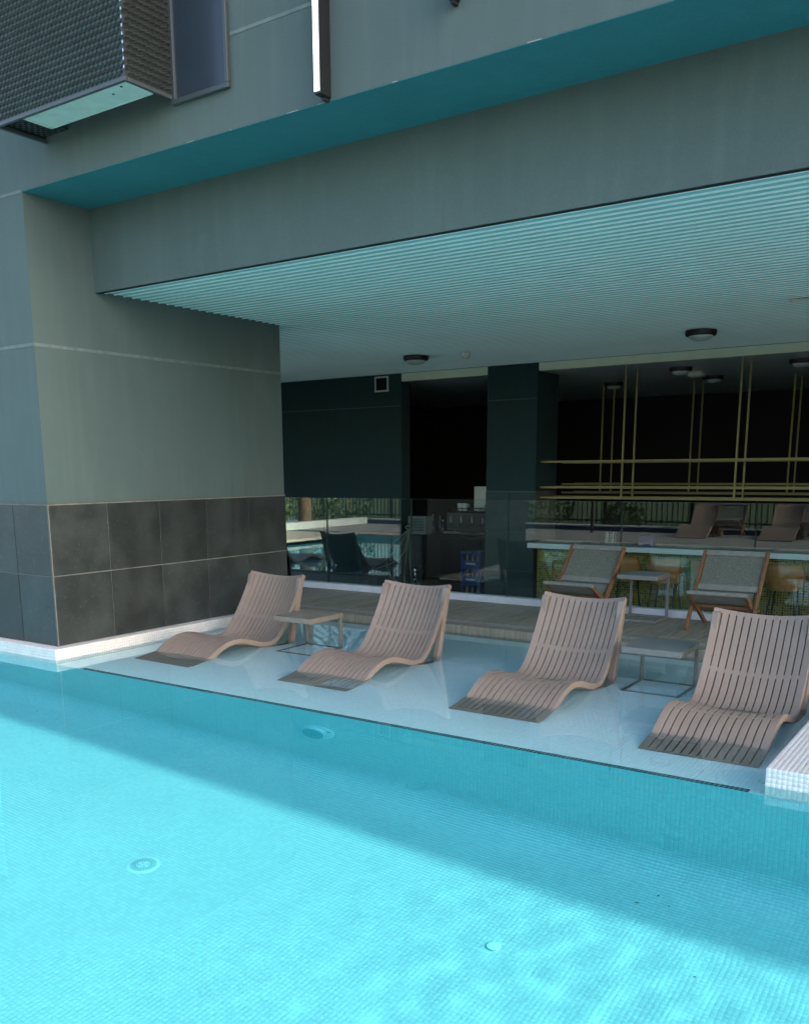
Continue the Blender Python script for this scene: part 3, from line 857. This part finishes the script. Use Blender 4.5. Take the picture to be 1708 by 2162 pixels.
# linear wall lamps
def wall_lamp(label, x, zb):
    t = thing('wall_lamp', label, 'wall lamp', (x, 0, zb), group='linear lamps on the upper wall')
    part('housing', MB().box(-.024, .024, -.105, 0, 0, 1.5), 'black_metal', t, bevel=.002)
    part('diffuser', MB().box(-.019, .020, -.110, -.1055, .012, 1.49), 'lamp_on', t, bevel=.001)
    part('bracket', MB().box(-.012, .012, -.05, 0, -.02, 0), 'black_metal', t)
    return t
wall_lamp('lit vertical white line lamp in black housing on the upper wall', 3.045, 3.735)
wall_lamp('black lower tip of a line lamp at the top edge of the photo', 3.93, 4.02)
# ceiling lights
def ceiling_light(label, x, y, z, r, group):
    t = thing('ceiling_light', label, 'ceiling light', (x, y, z), group=group)
    part('ring', MB().lathe([(r,.002),(r,-.035),(r*.93,-.055),(r*.80,-.058),(r*.80,0)], 32), 'lamp_ring', t, smooth=True)
    part('dome', MB().lathe([(r*.79,-.03),(r*.78,-.058),(r*.66,-.084),(r*.42,-.103),(r*.15,-.110),(0,-.111)], 32), 'opal', t, smooth=True)
    return t
ceiling_light('dark ringed dome light on the slatted ceiling above the second lounger', -.30, 6.12, ZC, .17, 'dome lights on the slatted ceiling')
ceiling_light('dark ringed dome light on the slatted ceiling near the right edge', 3.50, 6.12, ZC, .17, 'dome lights on the slatted ceiling')
for x, y, l in ((2.41, 8.9, 'dome light inside the bar between the gold posts, front one'), (2.42, 10.5, 'dome light inside the bar behind the white detector box'),
                (.75, 10.6, 'dome light deep inside the bar at the left gold posts'), (4.03, 8.9, 'dome light inside the bar at the right picture edge'),
                (-.42, 8.9, 'dome light inside the doorway half hidden by the dark column')):
    ceiling_light(l, x, y, 2.965, .16, 'dome lights inside the bar')
sd = thing('smoke_detector', 'small white round detector on the slatted ceiling beside the left dome light', 'detector', (.43, 6.2, ZC))
part('base', MB().lathe([(.06,.002),(.06,-.02),(.05,-.05),(.046,-.062),(0,-.062)], 20), 'plastic_white', sd, smooth=True)
part('chamber', MB().lathe([(.03,-.06),(.028,-.072),(0,-.072)], 16), 'grille_frame', sd, smooth=True)
jb = thing('detector_box', 'square white box on the bar ceiling between two dome lights', 'detector', (2.40, 9.7, 2.965))
part('box', MB().box(-.11,.11,-.11,.11,-.07,0), 'plastic_white', jb, bevel=.015)
part('cover', MB().box(-.07,.07,-.07,.07,-.08,-.07), 'plastic_white', jb, bevel=.006)
sl = thing('ceiling_diffuser', 'pale linear air diffuser let into the slatted ceiling at the right edge', 'air diffuser', (4.72, 4.65, ZC))
part('frame', MB().box(0, 1.3, 0, .15, -.006, .002), 'plastic_white', sl, bevel=.002)
part('blade', MB().box(.02, 1.28, .045, .065, -.010, -.006), 'cream', sl)
part('blade', MB().box(.02, 1.28, .095, .115, -.010, -.006), 'cream', sl)
vg = thing('vent_grille', 'white framed louvre vent high on the dark back wall', 'vent', (-2.18, YB, 2.81))
part('frame', MB().box(-.135,.135,-.018,0,0,.026).box(-.135,.135,-.018,0,.218,.244).box(-.135,-.109,-.018,0,.026,.218).box(.109,.135,-.018,0,.026,.218), 'grille_frame', vg, bevel=.002)
part('backing', MB().box(-.109,.109,-.004,0,.026,.218), 'recess', vg)
for k in range(9):
    part('louvre', MB().add([(-.109,-.016,.030+k*.021),(.109,-.016,.030+k*.021),(.109,-.006,.044+k*.021),(-.109,-.006,.044+k*.021)], [(0,1,2,3)]), 'black_metal', vg)

# ================================================================== BAR
def gold_frame(label, xs, y0, y1, x0, x1):
    t = thing('hanging_shelf', label, 'hanging shelf', (0, y0, 1.12), group='gold frames hung over the bar')
    for x in xs:
        for y in (0, y1-y0):
            part('post', MB().box(x-.0125, x+.0125, y-.0125, y+.0125, 0, 1.845), 'gold', t)
    for z in (.014, .165, .54):
        for y in (-.027, y1-y0+.027):
            part('rail', MB().box(x0, x1, y-.014, y+.014, z-.014, z+.014), 'gold', t)
    return t
gold_frame('gold bar frame hanging from the ceiling over the bar counter, front one', (1.88, 3.45, 5.02, 6.6), 8.17, 8.62, .62, 8.5)
gold_frame('second gold bar frame hanging deep inside the bar behind the front one', (.42, 1.98, 3.53, 5.1), 11.0, 11.5, -.3, 8.5)
bc = thing('bar_counter', 'long bar with white quartz top and olive perforated front behind the glass', 'bar counter', (.66, 7.9, ZI))
boxp('counter_top', (.63, 9.0, 7.72, 8.45, .405, .478), 'counter_top', bc, bevel=.004)
boxp('front_panel', (.70, 9.0, 7.93, 7.96, ZI+.06, .405), 'perf', bc)
boxp('plinth', (.72, 9.0, 7.97, 8.40, ZI, .405), 'mesh_dark', bc)
def stool(label, x, y):
    t = thing('bar_stool', label, 'bar stool', (x, y, ZI), group='tan bar stools along the bar')
    secs = []
    nA = 15
    shell = MB(); vs = []; fs = []
    # bucket seat: rows from seat centre up to the rim, open towards the bar
    rows = [(.02,.70,1.),(.13,.685,1.),(.19,.72,.98),(.215,.80,.93),(.222,.90,.80),(.226,.985,.62)]
    for r_, z_, op in rows:
        for k in range(nA):
            a0 = math.pi*(-1) * (k/(nA-1)) * op - math.pi*(1-op)/2
            vs.append((r_*1.06*math.cos(a0), r_*.95*math.sin(a0)+.02, z_))
    nR = len(rows)
    for i in range(nR-1):
        for k in range(nA-1): fs.append((i*nA+k, i*nA+k+1, (i+1)*nA+k+1, (i+1)*nA+k))
    ob = MB().add(vs, fs).mesh('seat_shell', 'tan', smooth=True)
    so = part('seat_shell', ob, None, t)
    md = so.modifiers.new('thick', 'SOLIDIFY'); md.thickness = .03; md.offset = 0
    part('seat_pad', MB().lathe([(.2,.66),(.215,.70),(.19,.735),(0,.745)], 24, (0,.03,0)), 'tan', t, smooth=True)
    for sx in (-1, 1):
        for sy in (-1, 1):
            part('leg', MB().tube([(sx*.13, sy*.11+.02, .68), (sx*.2, sy*.19+.02, 0)], .0105, 8), 'black_metal', t, smooth=True)
    part('foot_ring', MB().tube([(.175*math.cos(q), .165*math.sin(q)+.02, .26) for q in np.linspace(0, 2*math.pi, 25)], .008, 6), 'black_metal', t, smooth=True)
    return t
s0 = stool('tan tub stool at the bar half hidden behind the left rope chair', 2.27, 7.38)
for x, l in ((2.83, 'tan tub stool at the bar seen above the grey deck table'), (3.42, 'tan tub stool at the bar hidden mostly behind the right rope chair'),
             (4.33, 'tan tub stool at the bar to the right of the right rope chair'), (4.98, 'tan tub stool at the bar at the right picture edge')):
    o = copy_tree(s0); o.location = (x, 7.38, ZI); tag(o, l)
# back bar: dark counter, coffee machine, cups, crates
bb = thing('back_counter', 'dark service counter in the doorway beside the column', 'counter', (-1.0, 8.6, ZI))
boxp('worktop', (-1.80, -.23, 8.36, 9.05, .44, .48), 'black_metal', bb, bevel=.004)
boxp('cabinet', (-1.78, -.86, 8.42, 9.0, ZI, .44), 'mesh_dark', bb)
boxp('panel', (-.30, -.24, 8.42, 9.0, ZI, .44), 'mesh_dark', bb)
cmh = thing('coffee_machine', 'black espresso machine with chrome levers in the dark doorway', 'coffee machine', (-.85, 8.65, .48))
part('body', MB().box(-.42,.42,-.12,.26,.06,.40), 'black_metal', cmh, bevel=.03)
part('drip_tray', MB().box(-.40,.40,-.26,-.10,.03,.08), 'steel', cmh, bevel=.005)
part('cup_rail', MB().tube([(-.40,-.10,.45),(.40,-.10,.45)], .008, 6), 'steel', cmh)
for k in range(4):
    x = -.30+k*.2
    part('lever', MB().tube([(x,-.13,.34),(x+.015,-.20,.30),(x+.03,-.21,.22)], .010, 6), 'steel', cmh)
    part('portafilter', MB().tube([(x,-.16,.20),(x+.02,-.32,.17)], .014, 6), 'steel', cmh)
for s_ in (-1, 1): part('foot', MB().lathe([(.02,0),(.02,.06),(0,.06)], 10, (s_*.34, .05, 0)), 'black_metal', cmh)
def cup(label, x, y, z, n_):
    t = thing('coffee_cup', label, 'cup', (x, y, z), group='white cups on the espresso machine')
    for k in range(n_):
        part('bowl', MB().lathe([(.028,0),(.045,.03),(.048,.07),(.044,.07),(.04,.03),(0,.012)], 18, (0,0,k*.05)), 'cup', t, smooth=True)
    part('handle', MB().tube([(.045,0,.055+.05*(n_-1)),(.075,0,.055+.05*(n_-1)),(.08,0,.03+.05*(n_-1)),(.045,0,.02+.05*(n_-1))], .006, 6), 'cup', t)
cup('white cup with big handle, leftmost pair on the espresso machine', -1.05, 8.62, .885, 2)
cup('white cup second from left on the espresso machine', -.96, 8.62, .885, 2)
cup('single white cup near the middle of the espresso machine', -.70, 8.62, .885, 1)
def bottle(label, x, y, z, hgt, r_, mt_, group):
    t = thing('bottle', label, 'bottle', (x, y, z), group=group)
    part('body', MB().lathe([(r_*.9,0),(r_,.01),(r_,hgt*.58),(r_*.36,hgt*.74),(r_*.34,hgt*.96),(0,hgt*.96)], 16), mt_, t, smooth=True)
    part('cap', MB().lathe([(r_*.40,hgt*.93),(r_*.40,hgt),(0,hgt)], 12), 'steel' if mt_ == 'hookah_glass' else 'cup', t, smooth=True)
for k, (x, y, hh, r_) in enumerate(((-1.72,8.62,.30,.038),(-1.63,8.70,.33,.04),(-1.55,8.58,.27,.036),(-1.46,8.66,.31,.038),(-1.37,8.6,.25,.04),(-1.30,8.72,.34,.038))):
    bottle('dark bottle in the cluster on the service counter left of the espresso machine', x, y, .48, hh, r_, 'hookah_glass', 'bottles left of the espresso machine')
for k, (x, hh) in enumerate(((-.60,.17),(-.53,.21),(-.46,.19))):
    bottle('short bottle standing on top of the espresso machine beside the single cup', x, 8.72, .885, hh, .03, 'hookah_glass', 'bottles on the espresso machine')
gd = thing('coffee_grinder', 'coffee grinder with clear hopper beside the espresso machine', 'grinder', (-.50, 8.9, .48))
part('body', MB().box(-.1,.1,-.12,.1,0,.36), 'black_metal', gd, bevel=.01)
part('hopper', MB().lathe([(.05,.36),(.095,.46),(.095,.60),(.09,.60),(.09,.46),(0,.38)], 20), 'steel', gd, smooth=True)
pb = thing('wall_board', 'pale panel leaning behind the espresso machine beside the column', 'board', (-.62, 8.98, .48))
part('board', MB().box(-.36,.36,-.02,.02,0,.795), 'cream', pb, bevel=.004)
part('board_foot', MB().box(-.34,.28,-.1,.1,-.04,0), 'black_metal', pb)
def crate(label, z):
    t = thing('bottle_crate', label, 'crate', (-.575, 8.3, z), group='blue crates stacked by the column')
    w, d, hh = .18, .15, .255
    part('tub', MB().box(-w,w,-d,-d+.012,0,.115).box(-w,w,d-.012,d,0,hh-.03).box(-w,-w+.012,-d+.012,d-.012,0,hh-.03).box(w-.012,w,-d+.012,d-.012,0,hh-.03).box(-w,w,-d,d,-.0,.008), 'blue_crate', t)
    part('rim', MB().box(-w-.005,w+.005,-d-.005,-d+.014,hh-.035,hh).box(-w-.005,w+.005,d-.014,d+.005,hh-.035,hh).box(-w-.005,-w+.014,-d+.014,d-.014,hh-.035,hh).box(w-.014,w+.005,-d+.014,d-.014,hh-.035,hh), 'blue_crate', t)
    part('corner_post', MB().box(-w,-w+.03,-d-.003,-d+.012,.115,hh-.035), 'blue_crate', t)
    part('corner_post', MB().box(w-.03,w,-d-.003,-d+.012,.115,hh-.035), 'blue_crate', t)
    pr = MB()
    for k, (a, bq) in enumerate(((-.085,-.058),(-.052,-.03),(-.024,.006),(.012,.034),(.04,.062),(.067,.09))):
        pr.box(a, bq, -d-.0025, -d, .05, .058).box(a, a+.008, -d-.0025, -d, .058, .078).box(bq-.008, bq, -d-.0025, -d, .058, .074 if k % 2 else .08)
        if k % 2 == 0: pr.box(a+.008, bq-.008, -d-.0025, -d, .066, .073)
    part('pale_lettering', pr, 'cup', t)
    for k in range(3):
        part('bottle', MB().lathe([(.03,.008),(.03,.13),(.012,.18),(.012,.22),(0,.22)], 12, (-.1+k*.1,-.08,0)), 'hookah_glass', t, smooth=True)
    return t
crate('blue bottle crate, topmost of the stack by the dark column', .005)
crate('blue bottle crate, middle one of the stack by the dark column', -.25)
crate('blue bottle crate, lowest of the stack by the dark column', -.505)
boxp('pallet', (-.8, -.36, 8.14, 8.46, ZI, -.505), 'mesh_dark', bb)
# louvred cooler box on a dark cabinet behind the glass
cbx = thing('dark_cabinet', 'tall dark cabinet behind the glass left of the doorway', 'cabinet', (-1.38, 7.6, ZI))
part('carcass', MB().box(-.75,.40,-.25,.28,0,1.17), 'mesh_dark', cbx, bevel=.006)
part('door', MB().box(-.73,-.18,-.262,-.25,.05,1.14), 'black_metal', cbx)
part('door', MB().box(-.16,.38,-.262,-.25,.05,1.14), 'black_metal', cbx)
ac = thing('louvred_box', 'small grey louvred box standing on the dark cabinet', 'louvred box', (-1.12, 7.5, ZI+1.17))
part('frame', MB().box(-.16,.16,-.10,.10,0,.03).box(-.16,.16,-.10,.10,.245,.275).box(-.16,-.13,-.10,.10,.03,.245).box(.13,.16,-.10,.10,.03,.245), 'box_grey', ac, bevel=.004)
part('core', MB().box(-.13,.13,-.06,.08,.03,.245), 'recess', ac)
for k in range(9):
    part('louvre', MB().box(-.13,.13,-.085,-.06,.036+k*.024,.048+k*.024), 'box_grey', ac)
# hookahs on a low table just behind the glass
lt = thing('low_table', 'low black table behind the glass holding the hookahs', 'low table', (-.05, 5.35, ZI))
part('table_top', MB().box(-.85,.75,-.35,.35,.50,.55), 'black_metal', lt, bevel=.005)
for sx in (-.8, .7):
    for sy in (-.3, .3): part('leg', MB().box(sx-.03,sx+.03,sy-.03,sy+.03,0,.50), 'black_metal', lt)
def hookah(label, x, y, s_):
    t = thing('hookah', label, 'hookah', (x, y, ZI+.55), group='hookahs on the low table')
    part('vase', MB().lathe([(.05*s_,0),(.085*s_,.03*s_),(.098*s_,.08*s_),(.08*s_,.14*s_),(.035*s_,.19*s_),(.028*s_,.21*s_),(0,.21*s_)], 12), 'steel', t)
    part('stem', MB().lathe([(.016,.20*s_),(.026,.24*s_),(.012,.27*s_),(.02,.31*s_),(.012,.34*s_),(.028,.37*s_),(0,.37*s_)], 14), 'steel', t, smooth=True)
    part('tray', MB().lathe([(.012,.285*s_),(.11*s_,.293*s_),(.115*s_,.303*s_),(.012,.297*s_)], 20), 'black_metal', t, smooth=True)
    for k in range(3):
        a = k*2.1+.4
        part('port', MB().tube([(0,0,.345*s_),(.07*math.cos(a),.07*math.sin(a),.365*s_),(.085*math.cos(a),.085*math.sin(a),.38*s_)], .009, 6), 'steel', t)
    return t
hookah('silver hookah with glass vase behind the glass above the second lounger', .20, 5.32, 1.0)
bxk = thing('black_case', 'black box with chrome valve behind the glass', 'case', (-.55, 5.42, ZI+.55))
part('case', MB().box(-.17,.17,-.13,.13,0,.22), 'black_metal', bxk, bevel=.01)
part('valve', MB().tube([(0,0,.22),(0,0,.31),(-.05,0,.32)], .012, 8), 'steel', bxk)
part('badge', MB().box(-.012,.012,-.136,-.13,.09,.14), 'steel', bxk)
hs = thing('hose_stand', 'thin stand behind the glass with pale looping hoses', 'hose stand', (-.02, 5.52, ZI+.55))
part('pole', MB().tube([(0,0,0),(0,0,.92)], .008, 8), 'black_metal', hs)
part('knot', MB().tube([(.05*math.cos(q*1.9),.05*math.sin(q*1.9),.84+.04*math.sin(q*1.3)) for q in np.linspace(0, 10, 50)], .008, 5), 'hose', hs)
for pts in ([(0,-.02,.84),(-.12,-.05,.62),(-.34,-.08,.42),(-.49,-.1,.33),(-.53,-.1,.29)], [(0,-.02,.84),(-.05,-.04,.55),(-.20,-.06,.40),(-.45,-.1,.30),(-.53,-.1,.27)],
            [(0,-.02,.83),(-.26,-.05,.60),(-.33,-.06,.36),(-.22,-.06,.16),(-.05,-.05,.10)], [(.01,-.02,.83),(.03,-.04,.5),(.06,-.06,.25),(.12,-.1,.06)],
            [(.01,-.02,.83),(-.03,-.04,.45),(-.04,-.06,.2),(.0,-.1,.04)]):
    c_, _ = catmull(pts, 20)
    part('hose', MB().tube([tuple(p) for p in c_], .0065, 6), 'hose', hs, smooth=True)
# things on the bar top
def tumblers(label, x, y, n_):
    t = thing('glass_stack', label, 'glasses', (x, y, .478))
    for k in range(n_):
        part('tumbler', MB().lathe([(.03,0),(.036,.08),(.034,.08),(.028,.006),(0,.006)], 14, ((k % 2)*.085-.04, (k//2 % 2)*.08, (k//4)*.083)), 'glass', t, smooth=True)
    return t
tumblers('stack of clear tumblers at the left end of the bar top', 1.72, 8.2, 8)
nb = thing('menu_block', 'small dark blue box standing on the bar top behind the left rope chair', 'box', (2.35, 8.0, .478))
part('block', MB().box(-.10,.10,-.06,.06,0,.13), 'blue_band', nb, bevel=.004)
part('label_strip', MB().box(-.07,.07,-.063,-.06,.04,.07), 'black_metal', nb)

# ================================================================== FAR SIDE OF THE POOL (seen in the glass)
pv = thing('paving', None, None, (0,0,0), kind='structure')
boxp('paving_bed', (-13, 14, -8.0, YN-.02, -.1, .08), 'grout', pv)
sl_me = MB().box(.004, .896, .004, .596, 0, .02).mesh('paving_slab', 'paving', bevel=.002)
for i in range(30):
    for j in range(7):
        so = bpy.data.objects.new('paving_slab', sl_me); link(so, pv); so.location = (-13+i*.9, YN-.42-(j+1)*.6, .08)
boxp('paving_bed', (-13, -6.2, YN-.02, 0, -.1, .095), 'coping_stone', pv)
boxp('paving_bed', (XE-.09, 32, -8.0, 4.5, -.1, .07), 'paving', pv)  # unseen paving added on the right for neutral bounce onto the pier
boxp('pool_rim', (-6.65, XE, YN-.42, YN+.02, .05, .11), 'coping_stone', pv, bevel=.01)
boxp('pool_rim', (-6.65, -6.18, YN+.02, .0, .05, .111), 'coping_stone', pv, bevel=.01)
gw = thing('garden_wall', 'low white garden wall reflected in the left glass panes', 'wall', (-9, -6, .1))
boxp('wall_run', (-8.75, -8.45, -7.3, 0, .09, .27), 'white_wall', gw, bevel=.008)
boxp('wall_run', (-8.45, 13, -7.6, -7.3, .09, .20), 'blue_band', gw, bevel=.008)
boxp('wall_cap', (-8.45, 13, -7.62, -7.28, .20, .23), 'white_wall', gw, bevel=.004)
def fence(label, p, q):
    p, q = Vector(p), Vector(q); L = (q-p).length; d = (q-p)/L
    t = thing('picket_fence', label, 'fence', p)
    nP = int(L/.13)
    pk = MB().box(-.012,.012,-.012,.012,.05,1.75).mesh('picket', 'black_metal')
    for k in range(nP):
        part('picket', pk, None, t).location = d*(k*.13)
    for z in (.22, 1.6): part('rail', MB().bar(d*0+Vector((0,0,z)), d*L+Vector((0,0,z)), .03, .045), 'black_metal', t)
    ps = MB().box(-.04,.04,-.04,.04,0,1.9).mesh('post', 'black_metal')
    for k in range(int(L/2.2)+1): part('post', ps, None, t).location = d*(k*2.2)
fence('black steel picket fence behind the far planting', (-11.0, -9.0, .03), (8.0, -9.0, .03))
fence('black steel picket fence along the left garden edge', (-11.4, -9.0, .03), (-11.4, 6.0, .03))
def shrub(label, x, y, r, hgt, seed, nl=420):
    rg = np.random.RandomState(seed)
    t = thing('shrub', label, 'shrub', (x, y, .05), group='shrubs in front of the fence')
    part('stem', MB().tube([(0,0,0),(.03,0,hgt*.35),(0,.03,hgt*.7)], [.03,.02,.008], 6), 'bark', t)
    mb = MB()
    for k in range(nl):
        v = rg.normal(size=3); v /= np.linalg.norm(v); v *= rg.uniform(.55, 1)**.5
        c = np.array([v[0]*r, v[1]*r, hgt*.52 + v[2]*hgt*.48]); a = rg.normal(size=3); a /= np.linalg.norm(a)
        bq = np.cross(a, rg.normal(size=3)); bq /= np.linalg.norm(bq); w = rg.uniform(.035, .075)
        mb.add([c-a*w*1.5, c+bq*w*.6, c+a*w*1.5, c-bq*w*.6], [(0,1,2,3)])
    part('foliage', mb, 'leaf', t)
for k, (x, y, r, hh) in enumerate(((-9.6,-6.4,.7,1.2),(-9.7,-4.6,.6,.9),(-9.8,-2.6,.8,1.3),(-7.2,-8.3,.7,1.1),(-5.4,-8.4,.6,.9),(-3.6,-8.4,.8,1.0),(-1.4,-8.3,.5,.7),(-9.6,-8.0,.8,1.5),(-6.2,-6.9,.35,.5),(-9.9,-.6,.6,1.0))):
    shrub('green shrub planted before the black fence, ' + ('first', 'second', 'third', 'fourth', 'fifth', 'sixth', 'seventh', 'eighth', 'ninth', 'tenth')[k] + ' of the row', x, y, r, hh, 10+k)
pt = thing('palm_tree', 'palm tree with rough brown trunk beside the far fence', 'palm tree', (-9.3, -5.6, .05))
part('trunk', MB().tube([(0,0,0),(.02,.01,.8),(.0,.03,1.6),(.04,.03,2.6),(.05,.05,3.6)], [.19,.17,.16,.15,.13], 12), 'bark', pt, smooth=True)
fr = MB(); rg = random.Random(4)
for k in range(16):
    a = 2*math.pi*k/16; tl = rg.uniform(-.2, .5)
    for j in range(14):
        q = j/13.; rad_ = 1.9*q; z = 3.6 + tl*rad_ + .5*q - 1.5*q*q; c = (math.cos(a)*rad_+.05, math.sin(a)*rad_+.05, z)
        for s_ in (-1, 1):
            w = .42*math.sin(math.pi*(q*.85+.12)); dxy = (-math.sin(a)*s_*w, math.cos(a)*s_*w)
            fr.add([c, (c[0]+dxy[0]+.12*math.cos(a), c[1]+dxy[1]+.12*math.sin(a), z-.12), (c[0]+dxy[0]*.9+.2*math.cos(a), c[1]+dxy[1]*.9+.2*math.sin(a), z-.14), (c[0]+.06*math.cos(a), c[1]+.06*math.sin(a), z-.01)], [(0,1,2,3)])
part('crown', fr, 'leaf', pt)
sw = thing('shower_post', 'black outdoor shower post beyond the pool', 'shower', (-1.55, -6.6, .1))
part('post', MB().tube([(0,0,0),(0,0,2.1),(.03,.0,2.2),(.3,0,2.22)], .035, 10), 'black_metal', sw, smooth=True)
part('shower_head', MB().lathe([(.02,2.2),(.09,2.17),(.09,2.155),(0,2.155)], 16, (.3,0,0)), 'black_metal', sw)
